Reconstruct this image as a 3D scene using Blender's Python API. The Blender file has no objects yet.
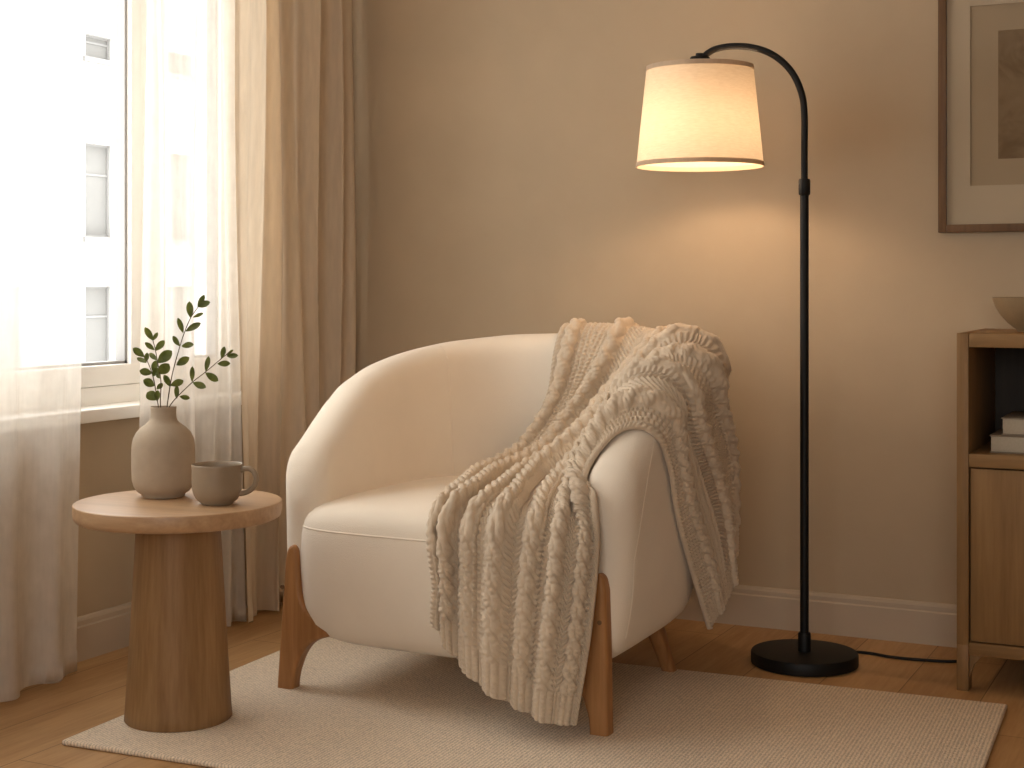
import bpy, bmesh, math, random
import numpy as np
from mathutils import Vector, Matrix
from mathutils.bvhtree import BVHTree

S = bpy.context.scene
COL = S.collection
random.seed(7)
rng = np.random.default_rng(11)
PI = math.pi

# ------------------------------------------------------------------ camera, sky, exposure
cam_d = bpy.data.cameras.new('camera')
cam = bpy.data.objects.new('camera', cam_d)
COL.objects.link(cam)
cam_d.sensor_width = 36.0
cam_d.lens = 1500.0 / 1024.0 * 36.0
cam_d.shift_y = -(384 - 285) / 1024.0
cam_d.clip_start = 0.05
cam_d.clip_end = 200
YAW = math.radians(26.2)
cam.location = (0, 0, 0.98)
cam.rotation_euler = (PI / 2, 0, YAW)
S.camera = cam
EX = Vector((math.cos(YAW), math.sin(YAW), 0))      # to the right of the view
EZ = Vector((-math.sin(YAW), math.cos(YAW), 0))     # along the view

world = bpy.data.worlds.new('overcast_sky')
S.world = world
world.use_nodes = True
bg = world.node_tree.nodes['Background']
bg.inputs['Color'].default_value = (1.0, 0.975, 0.945, 1)
bg.inputs['Strength'].default_value = 7.0

S.view_settings.view_transform = 'Standard'
S.view_settings.look = 'None'
S.view_settings.exposure = 0.0
S.view_settings.gamma = 1.0
S.view_settings.use_curve_mapping = False
S.cycles.max_bounces = 12
S.cycles.diffuse_bounces = 6
S.cycles.transparent_max_bounces = 24
S.cycles.sample_clamp_indirect = 6.0
S.cycles.caustics_reflective = False
S.cycles.caustics_refractive = False

ROOM_L, ROOM_R, ROOM_B, ROOM_F, ROOM_H = -2.745, 3.2, 4.18, -2.6, 2.55
WIN_V0, WIN_V1, WIN_Z0, WIN_Z1 = 1.2, 3.74, 0.655, 2.35
LAMP_POWER = 4.9

# sky light enters through the left window and an unseen one added as front fill: a portal at each steers the sampling there
REAR_U0, REAR_U1, REAR_Z0, REAR_Z1 = -0.9, 1.7, 0.75, 2.3
p2 = bpy.data.lights.new('added_window_portal', 'AREA')
p2.shape = 'RECTANGLE'
p2.size = REAR_U1 - REAR_U0
p2.size_y = REAR_Z1 - REAR_Z0
p2.cycles.is_portal = True
p2o = bpy.data.objects.new('added_window_portal', p2)
COL.objects.link(p2o)
p2o.location = ((REAR_U0 + REAR_U1) / 2, ROOM_F - 0.16, (REAR_Z0 + REAR_Z1) / 2)
p2o.rotation_euler = (PI / 2, 0, 0)
pl = bpy.data.lights.new('window_portal', 'AREA')
pl.shape = 'RECTANGLE'
pl.size = WIN_V1 - WIN_V0
pl.size_y = WIN_Z1 - WIN_Z0
pl.cycles.is_portal = True
po = bpy.data.objects.new('window_portal', pl)
COL.objects.link(po)
po.location = (ROOM_L - 0.16, (WIN_V0 + WIN_V1) / 2, (WIN_Z0 + WIN_Z1) / 2)
po.rotation_euler = (PI / 2, 0, -PI / 2)


# ------------------------------------------------------------------ materials
def srgb(r, g, b):
    f = lambda c: (c / 255 / 12.92) if c / 255 <= 0.04045 else ((c / 255 + 0.055) / 1.055) ** 2.4
    return (f(r), f(g), f(b), 1)


class NT:
    def __init__(self, name):
        self.m = bpy.data.materials.new(name)
        self.m.use_nodes = True
        self.t = self.m.node_tree
        self.t.nodes.clear()
        self.out = self.n('ShaderNodeOutputMaterial')

    def n(self, typ, **kw):
        nd = self.t.nodes.new(typ)
        for k, v in kw.items():
            if k.startswith('i_'):
                key = k[2:]
                key = int(key) if key.isdigit() else key.replace('_', ' ')
                nd.inputs[key].default_value = v
            else:
                setattr(nd, k, v)
        return nd

    def l(self, a, ao, b, bi):
        self.t.links.new(a.outputs[ao], b.inputs[bi])

    def coords(self, scale=(1, 1, 1), rot=(0, 0, 0), kind='Object'):
        tc = self.n('ShaderNodeTexCoord')
        mp = self.n('ShaderNodeMapping')
        mp.inputs['Scale'].default_value = scale
        mp.inputs['Rotation'].default_value = rot
        self.l(tc, kind, mp, 'Vector')
        return mp

    def noise(self, co, scale, detail=4, rough=0.55, dist=0.0):
        nd = self.n('ShaderNodeTexNoise')
        nd.inputs['Scale'].default_value = scale
        nd.inputs['Detail'].default_value = detail
        nd.inputs['Roughness'].default_value = rough
        nd.inputs['Distortion'].default_value = dist
        self.l(co, 'Vector', nd, 'Vector')
        return nd

    def ramp(self, src, so, stops):
        r = self.n('ShaderNodeValToRGB')
        el = r.color_ramp.elements
        while len(el) < len(stops):
            el.new(0.5)
        for e, (p, c) in zip(el, stops):
            e.position = p
            e.color = c
        self.l(src, so, r, 'Fac')
        return r

    def bump(self, src, so, strength, dist, chain=None):
        b = self.n('ShaderNodeBump')
        b.inputs['Strength'].default_value = strength
        b.inputs['Distance'].default_value = dist
        self.l(src, so, b, 'Height')
        if chain is not None:
            self.l(chain, 'Normal', b, 'Normal')
        return b

    def principled(self, rough=0.6, spec=0.4, **kw):
        p = self.n('ShaderNodeBsdfPrincipled')
        p.inputs['Roughness'].default_value = rough
        p.inputs['Specular IOR Level'].default_value = spec
        for k, v in kw.items():
            p.inputs[k.replace('_', ' ')].default_value = v
        self.l(p, 'BSDF', self.out, 'Surface')
        return p


def shade(c, k):
    return (c[0] * k, c[1] * k, c[2] * k, 1)


def mat_noise(name, c, var=0.08, scale=8.0, rough=0.7, spec=0.3, bump=0.0, bscale=60.0, bdist=0.002, **kw):
    n = NT(name)
    p = n.principled(rough, spec, **kw)
    co = n.coords()
    no = n.noise(co, scale, 5)
    r = n.ramp(no, 'Fac', [(0.3, shade(c, 1 - var)), (0.7, shade(c, 1 + var))])
    n.l(r, 'Color', p, 'Base Color')
    if bump:
        nb = n.noise(co, bscale, 4)
        b = n.bump(nb, 'Fac', bump, bdist)
        n.l(b, 'Normal', p, 'Normal')
    return n.m


def mat_wood(name, dark, light, axis='Z', rough=0.5, fine=90.0, spec=0.3):
    """oak: streaks drawn out along one axis of the object"""
    n = NT(name)
    p = n.principled(rough, spec)
    st = {'X': (0.06, 1, 1), 'Y': (1, 0.06, 1), 'Z': (1, 1, 0.06)}[axis]
    co = n.coords(scale=st)
    a = n.noise(co, 14, 5, 0.6, 0.6)
    b = n.noise(co, fine, 3, 0.6)
    mx = n.n('ShaderNodeMix')
    mx.data_type = 'FLOAT'
    mx.inputs['Factor'].default_value = 0.42
    n.l(a, 'Fac', mx, 2)
    n.l(b, 'Fac', mx, 3)
    mid = tuple((dark[i] + light[i]) / 2 for i in range(3)) + (1,)
    r = n.ramp(mx, 0, [(0.32, dark), (0.5, mid), (0.68, light)])
    n.l(r, 'Color', p, 'Base Color')
    bp = n.bump(b, 'Fac', 0.12, 0.001)
    n.l(bp, 'Normal', p, 'Normal')
    return n.m


def mat_fabric(name, c, scale=420.0, var=0.06, bump=0.25, sheen=0.25, rough=0.9):
    n = NT(name)
    p = n.principled(rough, 0.15)
    p.inputs['Sheen Weight'].default_value = sheen
    p.inputs['Sheen Roughness'].default_value = 0.5
    co = n.coords()
    v = n.n('ShaderNodeTexVoronoi')
    v.inputs['Scale'].default_value = scale
    n.l(co, 'Vector', v, 'Vector')
    no = n.noise(co, 5, 4)
    r = n.ramp(no, 'Fac', [(0.3, shade(c, 1 - var)), (0.7, shade(c, 1 + var))])
    n.l(r, 'Color', p, 'Base Color')
    b = n.bump(v, 'Distance', bump, 0.0012)
    n2 = n.noise(co, 160, 3)
    b2 = n.bump(n2, 'Fac', 0.15, 0.001, b)
    n.l(b2, 'Normal', p, 'Normal')
    return n.m


def mat_sheer(name, c, clear, trans, weave=900.0):
    """woven cloth that lets daylight through: holes, glow and a diffuse face"""
    n = NT(name)
    co = n.coords(scale=(1, 1, 0.15))
    no = n.noise(co, 60, 4)
    r = n.ramp(no, 'Fac', [(0.3, shade(c, 0.93)), (0.7, shade(c, 1.05))])
    d = n.n('ShaderNodeBsdfDiffuse')
    t = n.n('ShaderNodeBsdfTranslucent')
    h = n.n('ShaderNodeBsdfTransparent')
    n.l(r, 'Color', d, 'Color')
    n.l(r, 'Color', t, 'Color')
    m1 = n.n('ShaderNodeMixShader')
    m1.inputs['Fac'].default_value = trans
    n.l(d, 'BSDF', m1, 1)
    n.l(t, 'BSDF', m1, 2)
    if clear <= 0:
        n.l(m1, 'Shader', n.out, 'Surface')
        return n.m
    m2 = n.n('ShaderNodeMixShader')
    co2 = n.coords(scale=(1, 1, 1))
    no2 = n.noise(co2, 25, 3)
    mr = n.n('ShaderNodeMapRange')
    mr.inputs['To Min'].default_value = clear - 0.08
    mr.inputs['To Max'].default_value = clear + 0.08
    n.l(no2, 'Fac', mr, 'Value')
    n.l(mr, 'Result', m2, 'Fac')
    n.l(m1, 'Shader', m2, 1)
    n.l(h, 'BSDF', m2, 2)
    n.l(m2, 'Shader', n.out, 'Surface')
    return n.m


def mat_glass(name, gloss=0.05):
    n = NT(name)
    a = n.n('ShaderNodeBsdfTransparent')
    a.inputs['Color'].default_value = (0.97, 0.98, 0.98, 1)
    g = n.n('ShaderNodeBsdfGlossy')
    g.inputs['Roughness'].default_value = 0.03
    m = n.n('ShaderNodeMixShader')
    m.inputs['Fac'].default_value = gloss
    n.l(a, 'BSDF', m, 1)
    n.l(g, 'BSDF', m, 2)
    n.l(m, 'Shader', n.out, 'Surface')
    return n.m


def mat_floor():
    n = NT('oak_floor')
    p = n.principled(0.45, 0.35)
    co = n.coords(rot=(0, 0, PI / 2))
    br = n.n('ShaderNodeTexBrick')
    br.offset = 0.37
    br.inputs['Color1'].default_value = (0.0, 0.0, 0.0, 1)
    br.inputs['Color2'].default_value = (1, 1, 1, 1)
    br.inputs['Mortar'].default_value = (0.5, 0.5, 0.5, 1)
    br.inputs['Scale'].default_value = 1.0
    br.inputs['Mortar Size'].default_value = 0.0012
    br.inputs['Brick Width'].default_value = 1.7
    br.inputs['Row Height'].default_value = 0.19
    n.l(co, 'Vector', br, 'Vector')
    co2 = n.coords(scale=(1, 0.07, 1))
    a = n.noise(co2, 12, 5, 0.6, 0.5)
    b = n.noise(co2, 110, 3, 0.6)
    mx = n.n('ShaderNodeMix')
    mx.data_type = 'FLOAT'
    mx.inputs['Factor'].default_value = 0.4
    n.l(a, 'Fac', mx, 2)
    n.l(b, 'Fac', mx, 3)
    m2 = n.n('ShaderNodeMix')
    m2.data_type = 'FLOAT'
    m2.inputs['Factor'].default_value = 0.14
    n.l(mx, 0, m2, 2)
    n.l(br, 'Color', m2, 3)
    r = n.ramp(m2, 0, [(0.3, FLOOR_D), (0.7, FLOOR_L)])
    mm = n.n('ShaderNodeMix')
    mm.data_type = 'RGBA'
    n.l(br, 'Fac', mm, 'Factor')
    n.l(r, 'Color', mm, 6)
    mm.inputs[7].default_value = shade(FLOOR_D, 0.45)
    n.l(mm, 2, p, 'Base Color')
    bp = n.bump(b, 'Fac', 0.08, 0.001)
    n.l(bp, 'Normal', p, 'Normal')
    return n.m


def mat_rug():
    n = NT('wool_rug')
    p = n.principled(0.95, 0.08)
    p.inputs['Sheen Weight'].default_value = 0.15
    co = n.coords()
    w = n.n('ShaderNodeTexWave')
    w.wave_type = 'BANDS'
    w.bands_direction = 'X'
    w.inputs['Scale'].default_value = 38.0
    w.inputs['Distortion'].default_value = 4.5
    w.inputs['Detail'].default_value = 3
    w.inputs['Detail Scale'].default_value = 6
    n.l(co, 'Vector', w, 'Vector')
    v = n.n('ShaderNodeTexVoronoi')
    v.inputs['Scale'].default_value = 150
    n.l(co, 'Vector', v, 'Vector')
    no = n.noise(co, 120, 5, 0.75)
    n4 = n.noise(co, 3, 3)
    add = n.n('ShaderNodeMix')
    add.data_type = 'FLOAT'
    add.inputs['Factor'].default_value = 0.6
    n.l(w, 'Fac', add, 2)
    n.l(no, 'Fac', add, 3)
    r = n.ramp(add, 0, [(0.25, shade(RUG_C, 0.7)), (0.5, RUG_C), (0.75, shade(RUG_C, 1.22))])
    n.l(r, 'Color', p, 'Base Color')
    b1 = n.bump(add, 0, 0.7, 0.004)
    b2 = n.bump(v, 'Distance', 0.5, 0.003, b1)
    n.l(b2, 'Normal', p, 'Normal')
    return n.m


FLOOR_D = (0.31, 0.165, 0.062, 1)
FLOOR_L = (0.56, 0.345, 0.165, 1)
RUG_C = (0.78, 0.655, 0.51, 1)
WALL_C = (0.47, 0.370, 0.256, 1)

M = {}
M['wall'] = mat_noise('plaster_wall', WALL_C, 0.04, 3.0, 0.85, 0.15, 0.12, 30.0, 0.004)
M['ceiling'] = mat_noise('ceiling_paint', (0.80, 0.71, 0.59, 1), 0.03, 3.0, 0.9, 0.1)
M['trim'] = mat_noise('trim_paint', (0.50, 0.41, 0.31, 1), 0.03, 6.0, 0.5, 0.3)
M['floor'] = mat_floor()
M['rug'] = mat_rug()
M['window_white'] = mat_noise('window_paint', (0.90, 0.88, 0.84, 1), 0.02, 6.0, 0.4, 0.4)
M['gasket'] = mat_noise('window_gasket', (0.30, 0.29, 0.28, 1), 0.02, 6.0, 0.6, 0.3)
M['glass'] = mat_glass('window_glass', 0.04)
M['picture_glass'] = mat_glass('picture_glass', 0.015)
M['sheer'] = mat_sheer('sheer_linen', (0.83, 0.785, 0.72, 1), 0.32, 0.40)
M['drape'] = mat_sheer('drape_linen', (0.74, 0.62, 0.475, 1), 0.0, 0.27)
M['upholstery'] = mat_fabric('cream_upholstery', (0.82, 0.735, 0.62, 1), 420, 0.03)
M['piping'] = mat_fabric('cream_piping', (0.82, 0.73, 0.61, 1), 600, 0.03)
M['knit'] = mat_fabric('knit_wool', (0.64, 0.525, 0.395, 1), 700, 0.07, 0.5, 0.3)
M['oak_leg'] = mat_wood('oak_leg', (0.24, 0.105, 0.036, 1), (0.46, 0.23, 0.09, 1), 'Z', 0.42)
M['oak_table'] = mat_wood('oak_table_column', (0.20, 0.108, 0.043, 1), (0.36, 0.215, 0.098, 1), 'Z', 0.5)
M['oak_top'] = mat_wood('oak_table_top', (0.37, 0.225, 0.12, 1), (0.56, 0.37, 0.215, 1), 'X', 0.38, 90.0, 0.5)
M['oak_cab'] = mat_wood('oak_cabinet_upright', (0.18, 0.096, 0.034, 1), (0.30, 0.172, 0.07, 1), 'Z', 0.5)
M['oak_cab_x'] = mat_wood('oak_cabinet_level', (0.18, 0.096, 0.034, 1), (0.30, 0.172, 0.07, 1), 'X', 0.5)
M['shaded_back'] = mat_wood('shade_painted_board', (0.018, 0.011, 0.006, 1), (0.035, 0.021, 0.011, 1), 'Z', 0.6)  # near-black tone paints in the shade inside the open cabinet
M['black'] = mat_noise('black_metal', (0.006, 0.0055, 0.005, 1), 0.15, 20, 0.5, 0.25)
M['cord'] = mat_noise('black_rubber', (0.010, 0.009, 0.008, 1), 0.1, 20, 0.6, 0.3)
M['vase'] = mat_noise('stoneware', (0.42, 0.34, 0.255, 1), 0.05, 30, 0.75, 0.25, 0.08, 120, 0.001)
M['mug'] = mat_noise('glazed_stoneware', (0.30, 0.235, 0.165, 1), 0.06, 25, 0.38, 0.45, 0.05, 90, 0.001)
M['stem'] = mat_noise('stem_bark', (0.10, 0.075, 0.045, 1), 0.15, 60, 0.7, 0.2)
M['bowl'] = mat_noise('bowl_stoneware', (0.27, 0.185, 0.10, 1), 0.10, 25, 0.5, 0.4)
M['frame'] = mat_wood('walnut_frame', (0.10, 0.052, 0.024, 1), (0.20, 0.11, 0.05, 1), 'Z', 0.5)
M['mat'] = mat_noise('mat_board', (0.52, 0.415, 0.30, 1), 0.02, 5, 0.9, 0.1)
M['book_a'] = mat_noise('book_cover_taupe', (0.22, 0.17, 0.12, 1), 0.05, 30, 0.6, 0.3)
M['book_b'] = mat_noise('book_cover_grey', (0.26, 0.21, 0.155, 1), 0.05, 30, 0.6, 0.3)
M['pages'] = mat_noise('book_pages', (0.46, 0.40, 0.31, 1), 0.05, 200, 0.9, 0.1)
M['facade'] = mat_noise('facade_plaster', (0.36, 0.355, 0.345, 1), 0.03, 0.5, 0.9, 0.1)
M['facade_pane'] = mat_noise('facade_pane', (0.150, 0.148, 0.142, 1), 0.08, 0.6, 0.6, 0.1)
M['facade_sash'] = mat_noise('facade_sash', (0.19, 0.188, 0.183, 1), 0.03, 0.6, 0.6, 0.1)


def mat_leaf():
    n = NT('leaf_green')
    co = n.coords()
    no = n.noise(co, 40, 3)
    r = n.ramp(no, 'Fac', [(0.35, (0.075, 0.095, 0.018, 1)), (0.65, (0.14, 0.16, 0.035, 1))])
    p = n.n('ShaderNodeBsdfPrincipled')
    p.inputs['Roughness'].default_value = 0.45
    p.inputs['Specular IOR Level'].default_value = 0.4
    t = n.n('ShaderNodeBsdfTranslucent')
    n.l(r, 'Color', p, 'Base Color')
    n.l(r, 'Color', t, 'Color')
    m = n.n('ShaderNodeMixShader')
    m.inputs['Fac'].default_value = 0.35
    n.l(p, 'BSDF', m, 1)
    n.l(t, 'BSDF', m, 2)
    n.l(m, 'Shader', n.out, 'Surface')
    return n.m


M['leaf'] = mat_leaf()


def mat_shade():
    n = NT('lamp_shade_linen')
    co = n.coords(scale=(1, 1, 6))
    no = n.noise(co, 55, 4)
    r = n.ramp(no, 'Fac', [(0.3, (0.72, 0.60, 0.44, 1)), (0.7, (0.80, 0.68, 0.52, 1))])
    d = n.n('ShaderNodeBsdfDiffuse')
    t = n.n('ShaderNodeBsdfTranslucent')
    n.l(r, 'Color', d, 'Color')
    n.l(r, 'Color', t, 'Color')
    m = n.n('ShaderNodeMixShader')
    m.inputs['Fac'].default_value = 0.22
    n.l(d, 'BSDF', m, 1)
    n.l(t, 'BSDF', m, 2)
    n.l(m, 'Shader', n.out, 'Surface')
    return n.m


M['shade'] = mat_shade()
M['shade_band'] = mat_sheer('shade_band', (0.66, 0.55, 0.42, 1), 0.0, 0.40)


def mat_print():
    """a faint brown botanical-like wash on paper"""
    n = NT('faded_print')
    p = n.principled(0.9, 0.1)
    co = n.coords()
    no = n.noise(co, 9, 6, 0.65, 1.5)
    r = n.ramp(no, 'Fac', [(0.38, (0.19, 0.125, 0.072, 1)), (0.52, (0.245, 0.165, 0.097, 1)), (0.72, (0.275, 0.19, 0.115, 1))])
    n.l(r, 'Color', p, 'Base Color')
    return n.m


M['print'] = mat_print()
M['paper'] = mat_noise('print_paper', (0.40, 0.30, 0.20, 1), 0.03, 6, 0.9, 0.1)


def mat_bulb():
    n = NT('lit_bulb')
    e = n.n('ShaderNodeEmission')
    e.inputs['Color'].default_value = (1.0, 0.72, 0.40, 1)
    e.inputs['Strength'].default_value = 6.0
    n.l(e, 'Emission', n.out, 'Surface')
    return n.m


M['bulb'] = mat_bulb()


# ------------------------------------------------------------------ object helpers
def base_of(parent):
    """world position of a parent chain (no rotations on the chain)"""
    b = Vector((0, 0, 0))
    while parent is not None:
        b += parent.location
        parent = parent.parent
    return b


def mesh_obj(name, verts, faces, mat, parent=None, smooth=True, origin=None, sharp=None):
    off = base_of(parent) if parent is not None else Vector(origin or (0, 0, 0))
    me = bpy.data.meshes.new(name)
    me.from_pydata([tuple(Vector(v) - off) for v in verts], [], faces)
    me.update()
    if smooth:
        me.polygons.foreach_set('use_smooth', [True] * len(me.polygons))
        if sharp is not None:
            me.set_sharp_from_angle(angle=math.radians(sharp))
    me.materials.append(mat)
    o = bpy.data.objects.new(name, me)
    COL.objects.link(o)
    if parent is not None:
        o.parent = parent
    else:
        o.location = off
    return o


def grid_obj(name, P, mat, parent=None, close_u=False, close_v=False, origin=None):
    """P: array (n, m, 3); quads over it"""
    P = np.asarray(P, dtype=np.float64)
    n, m = P.shape[:2]
    off = np.array(base_of(parent) if parent is not None else Vector(origin or (0, 0, 0)))
    i = np.arange(n if close_u else n - 1)
    j = np.arange(m if close_v else m - 1)
    I, J = np.meshgrid(i, j, indexing='ij')
    I2, J2 = (I + 1) % n, (J + 1) % m
    F = np.stack([I * m + J, I2 * m + J, I2 * m + J2, I * m + J2], -1).reshape(-1, 4)
    me = bpy.data.meshes.new(name)
    V = (P.reshape(-1, 3) - off).astype(np.float32)
    me.vertices.add(len(V))
    me.vertices.foreach_set('co', V.ravel())
    me.loops.add(F.size)
    me.loops.foreach_set('vertex_index', F.astype(np.int32).ravel())
    me.polygons.add(len(F))
    me.polygons.foreach_set('loop_start', np.arange(0, F.size, 4, dtype=np.int32))
    me.polygons.foreach_set('use_smooth', np.ones(len(F), dtype=bool))
    me.update(calc_edges=True)
    me.validate()
    me.materials.append(mat)
    o = bpy.data.objects.new(name, me)
    COL.objects.link(o)
    if parent is not None:
        o.parent = parent
    else:
        o.location = Vector(off)
    return o


def bm_obj(name, bm, mat, parent=None, smooth=True, origin=None, sharp=35):
    off = base_of(parent) if parent is not None else Vector(origin or (0, 0, 0))
    bmesh.ops.translate(bm, verts=bm.verts, vec=-off)
    bmesh.ops.recalc_face_normals(bm, faces=bm.faces)
    me = bpy.data.meshes.new(name)
    bm.to_mesh(me)
    bm.free()
    if smooth:
        me.polygons.foreach_set('use_smooth', [True] * len(me.polygons))
        me.set_sharp_from_angle(angle=math.radians(sharp))
    me.materials.append(mat)
    o = bpy.data.objects.new(name, me)
    COL.objects.link(o)
    if parent is not None:
        o.parent = parent
    else:
        o.location = off
    return o


def add_box(bm, x0, x1, y0, y1, z0, z1, bev=0.0, seg=2):
    t = bmesh.new()
    bmesh.ops.create_cube(t, size=1.0)
    bmesh.ops.scale(t, vec=(x1 - x0, y1 - y0, z1 - z0), verts=t.verts)
    bmesh.ops.translate(t, vec=((x0 + x1) / 2, (y0 + y1) / 2, (z0 + z1) / 2), verts=t.verts)
    if bev > 0:
        bmesh.ops.bevel(t, geom=list(t.edges), offset=bev, segments=seg, profile=0.5, affect='EDGES')
    me = bpy.data.meshes.new('tmp')
    t.to_mesh(me)
    t.free()
    bm.from_mesh(me)
    bpy.data.meshes.remove(me)


def box(name, x0, x1, y0, y1, z0, z1, mat, parent=None, bev=0.002, origin=None):
    bm = bmesh.new()
    add_box(bm, x0, x1, y0, y1, z0, z1, bev)
    return bm_obj(name, bm, mat, parent, origin=origin)


def lathe(name, prof, center, mat, parent=None, seg=64, origin=None, sharp=40):
    """prof: (r, z) from one axis end to the other; r=0 ends close it"""
    verts, faces, rings = [], [], []
    for r, z in prof:
        if r < 1e-6:
            rings.append([len(verts)])
            verts.append((center[0], center[1], center[2] + z))
        else:
            rings.append(list(range(len(verts), len(verts) + seg)))
            for k in range(seg):
                a = 2 * PI * k / seg
                verts.append((center[0] + r * math.cos(a), center[1] + r * math.sin(a), center[2] + z))
    for A, B in zip(rings, rings[1:]):
        for k in range(seg):
            k2 = (k + 1) % seg
            if len(A) == 1 and len(B) == 1:
                continue
            if len(A) == 1:
                faces.append((A[0], B[k2], B[k]))
            elif len(B) == 1:
                faces.append((A[k], A[k2], B[0]))
            else:
                faces.append((A[k], A[k2], B[k2], B[k]))
    o = mesh_obj(name, verts, faces, mat, parent, True, origin, sharp)
    bm = bmesh.new()
    bm.from_mesh(o.data)
    bmesh.ops.recalc_face_normals(bm, faces=bm.faces)
    bm.to_mesh(o.data)
    bm.free()
    return o


def catmull(pts, n):
    P = np.asarray(pts, float)
    P = np.vstack([2 * P[0] - P[1], P, 2 * P[-1] - P[-2]])
    k = len(P) - 3
    t = np.linspace(0, k, n)
    i = np.minimum(t.astype(int), k - 1)
    f = (t - i)[:, None]
    a, b, c, d = P[i], P[i + 1], P[i + 2], P[i + 3]
    return 0.5 * ((2 * b) + (-a + c) * f + (2 * a - 5 * b + 4 * c - d) * f ** 2 + (-a + 3 * b - 3 * c + d) * f ** 3)


def tube_mesh(pts, rad, seg=10, cap=True):
    P = np.asarray(pts, float)
    n = len(P)
    R = np.broadcast_to(np.asarray(rad, float), (n,))
    T = np.gradient(P, axis=0)
    T /= np.linalg.norm(T, axis=1)[:, None] + 1e-12
    up = np.array([0, 0, 1.0]) if abs(T[0][2]) < 0.9 else np.array([1.0, 0, 0])
    N = np.cross(T[0], up)
    N /= np.linalg.norm(N)
    verts, faces = [], []
    for i in range(n):
        N = N - T[i] * np.dot(N, T[i])
        N /= np.linalg.norm(N) + 1e-12
        B = np.cross(T[i], N)
        for k in range(seg):
            a = 2 * PI * k / seg
            verts.append(P[i] + R[i] * (math.cos(a) * N + math.sin(a) * B))
    for i in range(n - 1):
        for k in range(seg):
            k2 = (k + 1) % seg
            faces.append((i * seg + k, i * seg + k2, (i + 1) * seg + k2, (i + 1) * seg + k))
    if cap:
        faces.append(tuple(range(seg - 1, -1, -1)))
        faces.append(tuple((n - 1) * seg + k for k in range(seg)))
    return verts, faces


def tube(name, pts, rad, mat, parent=None, seg=10, origin=None, sharp=60):
    v, f = tube_mesh(pts, rad, seg)
    return mesh_obj(name, v, f, mat, parent, True, origin, sharp)


def thing(name, loc, label, cat, group=None):
    o = bpy.data.objects.new(name, None)
    o.empty_display_size = 0.1
    COL.objects.link(o)
    o.location = loc
    return tag(o, label, cat, group)


def tag(o, label, cat, group=None):
    o['label'] = label
    o['category'] = cat
    if group:
        o['group'] = group
    return o


def structure(o):
    o['kind'] = 'structure'
    return o


# ------------------------------------------------------------------ room shell
structure(box('floor', ROOM_L - 0.2, ROOM_R + 0.2, ROOM_F - 0.2, ROOM_B + 0.2, -0.06, 0, M['floor'], None, 0))
structure(box('ceiling', ROOM_L - 0.2, ROOM_R + 0.2, ROOM_F - 0.2, ROOM_B + 0.2, ROOM_H, ROOM_H + 0.1, M['ceiling'], None, 0))
structure(box('wall_back', ROOM_L - 0.2, ROOM_R + 0.2, ROOM_B, ROOM_B + 0.15, 0, ROOM_H, M['wall'], None, 0))
structure(box('wall_right', ROOM_R, ROOM_R + 0.15, ROOM_F - 0.2, ROOM_B, 0, ROOM_H, M['wall'], None, 0))
bm = bmesh.new()
add_box(bm, ROOM_L - 0.2, ROOM_R, ROOM_F - 0.15, ROOM_F, 0, REAR_Z0)
add_box(bm, ROOM_L - 0.2, ROOM_R, ROOM_F - 0.15, ROOM_F, REAR_Z1, ROOM_H)
add_box(bm, ROOM_L - 0.2, REAR_U0, ROOM_F - 0.15, ROOM_F, REAR_Z0, REAR_Z1)
add_box(bm, REAR_U1, ROOM_R, ROOM_F - 0.15, ROOM_F, REAR_Z0, REAR_Z1)
structure(bm_obj('wall_front', bm, M['wall'], smooth=False))
bm = bmesh.new()
add_box(bm, REAR_U0, REAR_U1, ROOM_F - 0.12, ROOM_F - 0.05, REAR_Z0, REAR_Z0 + 0.05, 0.003)
add_box(bm, REAR_U0, REAR_U1, ROOM_F - 0.12, ROOM_F - 0.05, REAR_Z1 - 0.05, REAR_Z1, 0.003)
for xx in (REAR_U0 + 0.025, (REAR_U0 + REAR_U1) / 2, REAR_U1 - 0.025):
    add_box(bm, xx - 0.024, xx + 0.024, ROOM_F - 0.119, ROOM_F - 0.051, REAR_Z0 + 0.049, REAR_Z1 - 0.049, 0.003)
added_win = structure(bm_obj('added_fill_window', bm, M['window_white']))  # unseen window added behind the camera to give the room soft front light
box('window_pane', REAR_U0 + 0.02, REAR_U1 - 0.02, ROOM_F - 0.086, ROOM_F - 0.082, REAR_Z0 + 0.02, REAR_Z1 - 0.02, M['glass'], added_win, 0)
bm = bmesh.new()
add_box(bm, ROOM_L - 0.16, ROOM_L, ROOM_F, ROOM_B, 0, WIN_Z0)
add_box(bm, ROOM_L - 0.16, ROOM_L, ROOM_F, ROOM_B, WIN_Z1, ROOM_H)
add_box(bm, ROOM_L - 0.16, ROOM_L, ROOM_F, WIN_V0, WIN_Z0, WIN_Z1)
add_box(bm, ROOM_L - 0.16, ROOM_L, WIN_V1, ROOM_B, WIN_Z0, WIN_Z1)
structure(bm_obj('wall_left', bm, M['wall'], smooth=False))


def baseboard(name, along, x0, x1, face):
    """moulded skirting: flat board with a stepped cap; profile swept along one axis"""
    prof = [(0, 0), (0.014, 0), (0.014, 0.088), (0.011, 0.092), (0.011, 0.104), (0.007, 0.112), (0, 0.114)]
    V, F = [], []
    for s in (x0, x1):
        for d, z in prof:
            V.append((s, face - d, z) if along == 'x' else (face + d, s, z))
    n = len(prof)
    for k in range(n - 1):
        F.append((k, k + 1, n + k + 1, n + k))
    F.append(tuple(range(n)))
    F.append(tuple(range(2 * n - 1, n - 1, -1)))
    return structure(mesh_obj(name, V, F, M['trim'], None, False))


baseboard('baseboard_back', 'x', ROOM_L, ROOM_R, ROOM_B)
baseboard('baseboard_left', 'y', ROOM_F, ROOM_B - 0.014, ROOM_L)

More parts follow.
